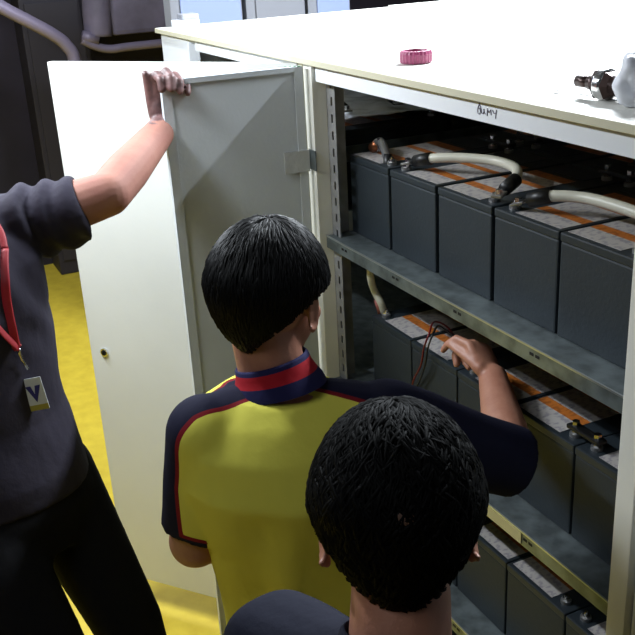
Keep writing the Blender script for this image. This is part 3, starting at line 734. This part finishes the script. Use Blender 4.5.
# trousers
b = MB(); b.loft([(pe+Z*.04, RS*.145, FS*.105), (pe-Z*.04, RS*.150, FS*.108), (pe-Z*.14, RS*.150, FS*.108)], 28)
for h_, k_, a_ in ((hipL, kL, aL), (hipR, kR, aR)): seg(b, [h_-Z*.05+(h_-pe)*-.12, k_, a_+Z*.02], [.086, .070, .062])
b.build('trousers', trous, p1, remesh=.009, iters=4)
shoe(p1, aL, F1); shoe(p1, aR, F1)

# --- person 2: in front, only the back of a dark head and one navy shoulder in view
HF2, HR2, HU2 = frame((-.84, .42, -.38)); hc2 = at(397, 519, 1.055)
F2, R2, U2 = frame((-.85, .40, 0))
sL2 = at(277, 646, 1.20); sR2 = at(500, 770, .97); nb2 = sL2.lerp(sR2, .5) + Z*.055; nb2 = nb2.lerp(hc2 - HU2*.150 - HF2*.05, .78)
R2 = (sR2-sL2); R2.z = 0; R2.normalize(); F2 = Z.cross(R2)
pe2 = nb2 + Vector((.10, -.03, -.50)); ch2 = nb2.lerp(pe2, .36)
p2 = empty('person', (pe2.x, pe2.y, 0), 'black-haired person in a dark navy shirt, nearest the camera, looking at the shelves', 'person')
b = MB(); b.loft(torso_rings(pe2, ch2, nb2, R2, F2, .95)); b.cap(nb2-Z*.02, hc2-HU2*.07-HF2*.02, .058, .054, 20)
add_head(b, hc2, HF2, HR2, HU2, 1.0)
eL2 = sL2+Vector((.02, -.02, -.28)); wL2 = eL2+Vector((-.18, .08, -.14)); eR2 = sR2+Vector((.02, .03, -.28)); wR2 = eR2+Vector((-.18, .03, -.12))
for s_, e_, w_ in ((sL2, eL2, wL2), (sR2, eR2, wR2)):
    b.cap(nb2-Z*.03, s_, .045, .052); seg(b, [s_, e_, w_], [.052, .041, .028])
add_hand(b, wL2, wL2-eL2, Vector((.1, .6, -.6)), Vector((-.2, .3, .9)), [(.3, .4, .3)]*4)
add_hand(b, wR2, wR2-eR2, Vector((0, -.7, -.5)), Vector((-.2, .1, .9)), [(.3, .4, .3)]*4)
hL = pe2-R2*.09-Z*.04; hR = pe2+R2*.09-Z*.04; kL = hL-Z*.42+F2*.03; kR = hR-Z*.42+F2*.03; aL = Vector((hL.x, hL.y, .085)); aR = Vector((hR.x, hR.y, .085))
for h_, k_, a_ in ((hL, kL, aL), (hR, kR, aR)): seg(b, [h_, k_, a_], [.082, .056, .040])
b.build('body', skinA, p2, remesh=.0042, iters=4); face_parts(p2, hc2, HF2, HR2, HU2)
hair2 = add_hair(p2, hc2, HF2, HR2, HU2, 1.0, rad=(.095, .114, .116), tmax=(62, 86, 154), locks=4600, seed=11, lift=.003, length=(.02, .045), sweep=.5, m=mat('matt_black_hair', (5, 5, 5), .6, bump=.3, bscale=70, spec=.05))
b = MB(); b.loft([(pe2-Z*.1, R2*.188, F2*.142)]+torso_rings(pe2, ch2, nb2, R2, F2, 1.0, .014)[1:], 34)
for s_, e_ in ((sL2, eL2), (sR2, eR2)):
    b.cap(nb2-Z*.045, s_, .056, .069); b.tube([s_, s_.lerp(e_, .85)], [.069, .062], 22); b.ell(s_, I3, (.069,)*3)
sh2 = b.build('shirt', navy, p2, remesh=.006, iters=6); o2 = Vector((pe2.x, pe2.y, 0))
folds(sh2, .004, lambda c_: noise.noise((c_+o2)*12)+.5*math.sin(c_.y*50+c_.z*10))
b = MB(); cc = []
for h_, ra in ((-.014, .078), (.004, .070), (.026, .064), (.030, .060), (.010, .058)): cc.append(h_*1.0)
n_ = 36; ax2 = (hc2-HU2*.07-HF2*.02-nb2).normalized(); c_b = ax2.cross(R2).normalized()
vv = [[b.b.verts.new(nb2+ax2*h_+R2*ra*math.cos(2*math.pi*k/n_)+c_b*ra*.96*math.sin(2*math.pi*k/n_)) for k in range(n_)] for h_, ra in ((-.014, .080), (.002, .073), (.022, .067), (.026, .063), (.004, .060))]
for i in range(4):
    for k in range(n_): b.b.faces.new((vv[i][k], vv[i][(k+1) % n_], vv[i+1][(k+1) % n_], vv[i+1][k]))
b.build('collar', navy, p2, True)
b = MB(); b.loft([(pe2+Z*.05, R2*.162, F2*.12), (pe2-Z*.14, R2*.165, F2*.12)], 28)
for h_, k_, a_ in ((hL, kL, aL), (hR, kR, aR)): seg(b, [h_, k_, a_+Z*.02], [.092, .070, .062])
b.build('trousers', trous, p2, remesh=.009, iters=4); shoe(p2, aL, F2); shoe(p2, aR, F2)

from mathutils.bvhtree import BVHTree
hair2.data.calc_loop_triangles(); o2 = Vector((pe2.x, pe2.y, 0))
bh = BVHTree.FromPolygons([v.co+o2 for v in hair2.data.vertices], [tuple(t_.vertices) for t_ in hair2.data.loop_triangles])
CP = Vector((0, 0, CAMZ)); hh = bh.ray_cast(CP, (at(405, 516, 1)-CP).normalized())
if hh[0]:
    cn = (hh[0]-hc2).normalized(); c1 = cn.cross(Z).normalized(); c2 = cn.cross(c1)
    MB().ell(hh[0]-cn*.0035, (c1, c2, cn), (.013, .010, .003), 16).build('scalp_spot', mat('scalp_skin', (84, 58, 44), .7), p2, True)['label'] = 'small thin patch on the crown'

# --- person 3: at the left, holding the narrow door by its top
sL3 = at(26, 222, 1.86); F3 = Vector((.85, .42, 0)).normalized(); R3 = F3.cross(Z).normalized(); L3 = -R3
nb3 = sL3 - L3*.175 + Z*.055; sR3 = sL3 - L3*.35 - Z*.03
pe3 = at(6, 470, 1.88); pe3 = nb3 + (pe3-nb3)*(.52/(pe3-nb3).length); 
ch3 = nb3.lerp(pe3, .36)
hc3 = nb3 + Z*.20 + F3*.035; HF3, HR3, HU3 = frame((.88, .40, -.22))
p3 = empty('person', (pe3.x, pe3.y, 0), 'person in a slate T-shirt with a red lanyard, one arm out holding the narrow door', 'person')
eL3 = at(108, 194, 1.87)
cor = Vector((E1.x, E1.y, E1.z))                             # free top corner of the narrow door
dh = -dd                                                     # along the door top, towards its hinge
wL3 = cor + nn*.036 + dh*.012 - Z*.108
eR3 = sR3+Vector((.04, -.06, -.27)); wR3 = eR3+F3*.10-Z*.21
b = MB(); b.loft(torso_rings(pe3, ch3, nb3, L3, F3*.92, .90)); b.cap(nb3-Z*.03, hc3-HU3*.07-HF3*.02, .060, .056, 20)
add_head(b, hc3, HF3, HR3, HU3, 1.0)
b.cap(nb3-Z*.05, sL3, .05, .056); b.cap(nb3-Z*.05, sR3, .05, .054)
m3 = eL3.lerp(wL3, .3); seg(b, [sL3, eL3, m3, wL3], [.055, .044, .045, .032])
seg(b, [sR3, eR3, wR3], [.054, .042, .028])
hD = (Z*1.0 + dh*.18 + nn*-.12).normalized()
b.cap(wL3-Z*.004, wL3+hD*.03, .031, .022, 16)
add_hand(b, wL3, hD, -nn, -dh, [(.10, 1.45, 1.15), (.10, 1.5, 1.1), (.12, 1.5, 1.0), (.1, 1.45, .8)], .07, 1.0, thumb=(hD*.95-dh*.30-nn*.02), curlthumb=.1, lens=(.032, .046, .022), fr=1.28)
add_hand(b, wR3, wR3-eR3, R3*-.9, F3, [(.3, .4, .3)]*4)
hL = pe3+L3*.09-Z*.05; hR = pe3-L3*.09-Z*.05
kL = at(128, 622, 2.02); kR = at(80, 720, 1.80); aL = Vector((kL.x+.06, kL.y+.05, .085)); aR = Vector((kR.x, kR.y, .085))
for h_, k_, a_ in ((hL, kL, aL), (hR, kR, aR)): seg(b, [h_, k_, a_], [.085, .058, .042])
body3 = b.build('body', skinB, p3, remesh=.0038, iters=3); face_parts(p3, hc3, HF3, HR3, HU3)
body3.data.materials.append(handB); o3 = Vector((pe3.x, pe3.y, 0))
for f in body3.data.polygons:
    P_ = f.center+o3
    if (P_-cor).length < .14 and P_.z > wL3.z+.022+.004*noise.noise(P_*60): f.material_index = 1
add_hair(p3, hc3, HF3, HR3, HU3, 1.0, tmax=(60, 82, 118), locks=1200, seed=21)
b = MB(); b.loft([(pe3-Z*.03, L3*.172, F3*.136), (pe3+Z*.02, L3*.166, F3*.130)]+torso_rings(pe3, ch3, nb3, L3, F3*.92, .92, .014)[2:-1], 34)
b.cap(nb3-Z*.055, sL3, .055, .070); b.cap(nb3-Z*.055, sR3, .055, .068)
hem3 = sL3.lerp(eL3, .70)
b.tube([sL3, sL3.lerp(eL3, .4)-Z*.004, hem3-Z*.008], [.068, .066, .066], 24); b.ell(sL3, I3, (.068,)*3)
b.tube([sL3.lerp(eL3, .1)-Z*.03, hem3-Z*.034-F3*.0], [.05, .046], 20)
b.tube([sR3, sR3.lerp(eR3, .7)], [.068, .064], 24); b.ell(sR3, I3, (.068,)*3)
sh3 = b.build('t_shirt', tee, p3, remesh=.0055, iters=5)
axs = (eL3-sL3).normalized()
def f3(co):
    P_ = co+o3; a_ = (P_-sL3).dot(axs)
    k = max(0, 1-abs(a_-.02)/.16)*max(0, min(1, (P_.z-sL3.z+.25)*5))
    return math.sin(a_*120+4*noise.noise(P_*7)+P_.z*16)*k*1.5 + noise.noise(P_*10)*1.0 + .5*math.sin(P_.z*30+a_*40+2*noise.noise(P_*6))*(1-k)*.5
folds(sh3, .0045, f3)
b = MB(); b.loft([(pe3+Z*.015, L3*.150, F3*.112), (pe3-Z*.05, L3*.178, F3*.140), (pe3-Z*.14, L3*.175, F3*.135)], 28)
for h_, k_, a_ in ((hL, kL, aL), (hR, kR, aR)): seg(b, [h_, k_, a_+Z*.02], [.096, .072, .066])
b.build('trousers', trous, p3, remesh=.009, iters=4); shoe(p3, aL, F3); shoe(p3, aR, F3)
# lanyard and badge: they lie on the shirt front
from mathutils.bvhtree import BVHTree
sh3.data.calc_loop_triangles()
bvh = BVHTree.FromPolygons([v.co+o3 for v in sh3.data.vertices], [tuple(t_.vertices) for t_ in sh3.data.loop_triangles])
CP = Vector((0, 0, CAMZ))
def onshirt(u, v, lift=.006):
    d_ = (at(u, v, 1)-CP).normalized(); h = bvh.ray_cast(CP, d_)
    return (h[0]+h[1]*lift*(1 if h[1].dot(d_) < 0 else -1)) if h[0] else at(u, v, 1.7)
def fromfront(P_, lift=.006):                               # nearest shirt point seen along the chest direction
    h = bvh.ray_cast(P_+F3*.5, -F3); return h[0]+F3*lift if h[0] else P_
cl_p = onshirt(15, 347, .010); bq = onshirt(30.5, 393, .012)
lan = empty('lanyard', cl_p, 'red lanyard hanging round the neck of the person in the slate T-shirt', 'lanyard')
P_ = curve_pts([onshirt(2+12*t_*t_, 250+94*t_, .004) for t_ in np.linspace(0, 1, 7)] + [cl_p], 30)
MB().tube(P_, .0085, 8, flat=.25).build('strap', redm, lan, True)
top_ = onshirt(2, 250, .004)
P_ = curve_pts([top_, fromfront(nb3+L3*.07-Z*.03), nb3+L3*.072+Z*.012, nb3-F3*.075+Z*.03, nb3-L3*.072+Z*.012, fromfront(nb3-L3*.07-Z*.04), fromfront(ch3.lerp(nb3, .4)-L3*.04), fromfront(ch3-L3*.01), cl_p], 48)
MB().tube(P_, .0085, 8, flat=.25).build('strap', redm, lan, True)
MB().tube([cl_p, cl_p-Z*.010, onshirt(19, 359, .008), onshirt(24, 368, .010)], [.004, .003, .003, .003], 8).build('clip', chrome, lan, True)
bd = empty('id_badge', bq, 'small white ID badge with a dark blue V mark hanging from the red lanyard', 'badge')
BR = (at(41, 376, 1.71)-at(20, 380, 1.71)).normalized(); BU = Z
BN = BR.cross(BU).normalized(); BU = BN.cross(BR).normalized(); BU = -BU if BU.z < 0 else BU
if BN.dot(CP-bq) < 0: BN = -BN
Mb = Matrix(((BR.x, BN.x, BU.x, bq.x), (BR.y, BN.y, BU.y, bq.y), (BR.z, BN.z, BU.z, bq.z), (0, 0, 0, 1)))
MB().box(-.0185, .0185, -.001, .001, -.033, .033, .0005, Mb).build('card', mat('badge_card', (190, 194, 200), .35), bd)
vb = MB()
for sx in (-1, 1):
    q = [(sx*.0140, .0175), (sx*.0040, .0175), (0, .000), (0, -.017)]
    vs = [vb.b.verts.new(Mb @ Vector((x, .0013, z))) for x, z in q]; v2 = [vb.b.verts.new(Mb @ Vector((x, .0018, z))) for x, z in q]
    vb.b.faces.new(vs); vb.b.faces.new(v2[::-1])
    for m_ in range(4): vb.b.faces.new((vs[m_], vs[(m_+1) % 4], v2[(m_+1) % 4], v2[m_]))
vb.build('emblem', mat('dark_blue_print', (30, 30, 110), .5), bd)
MB().box(-.0185, .0185, .0011, .0016, -.033, -.022, 0, Mb).build('badge_band', mat('olive_print', (150, 140, 60), .5), bd)
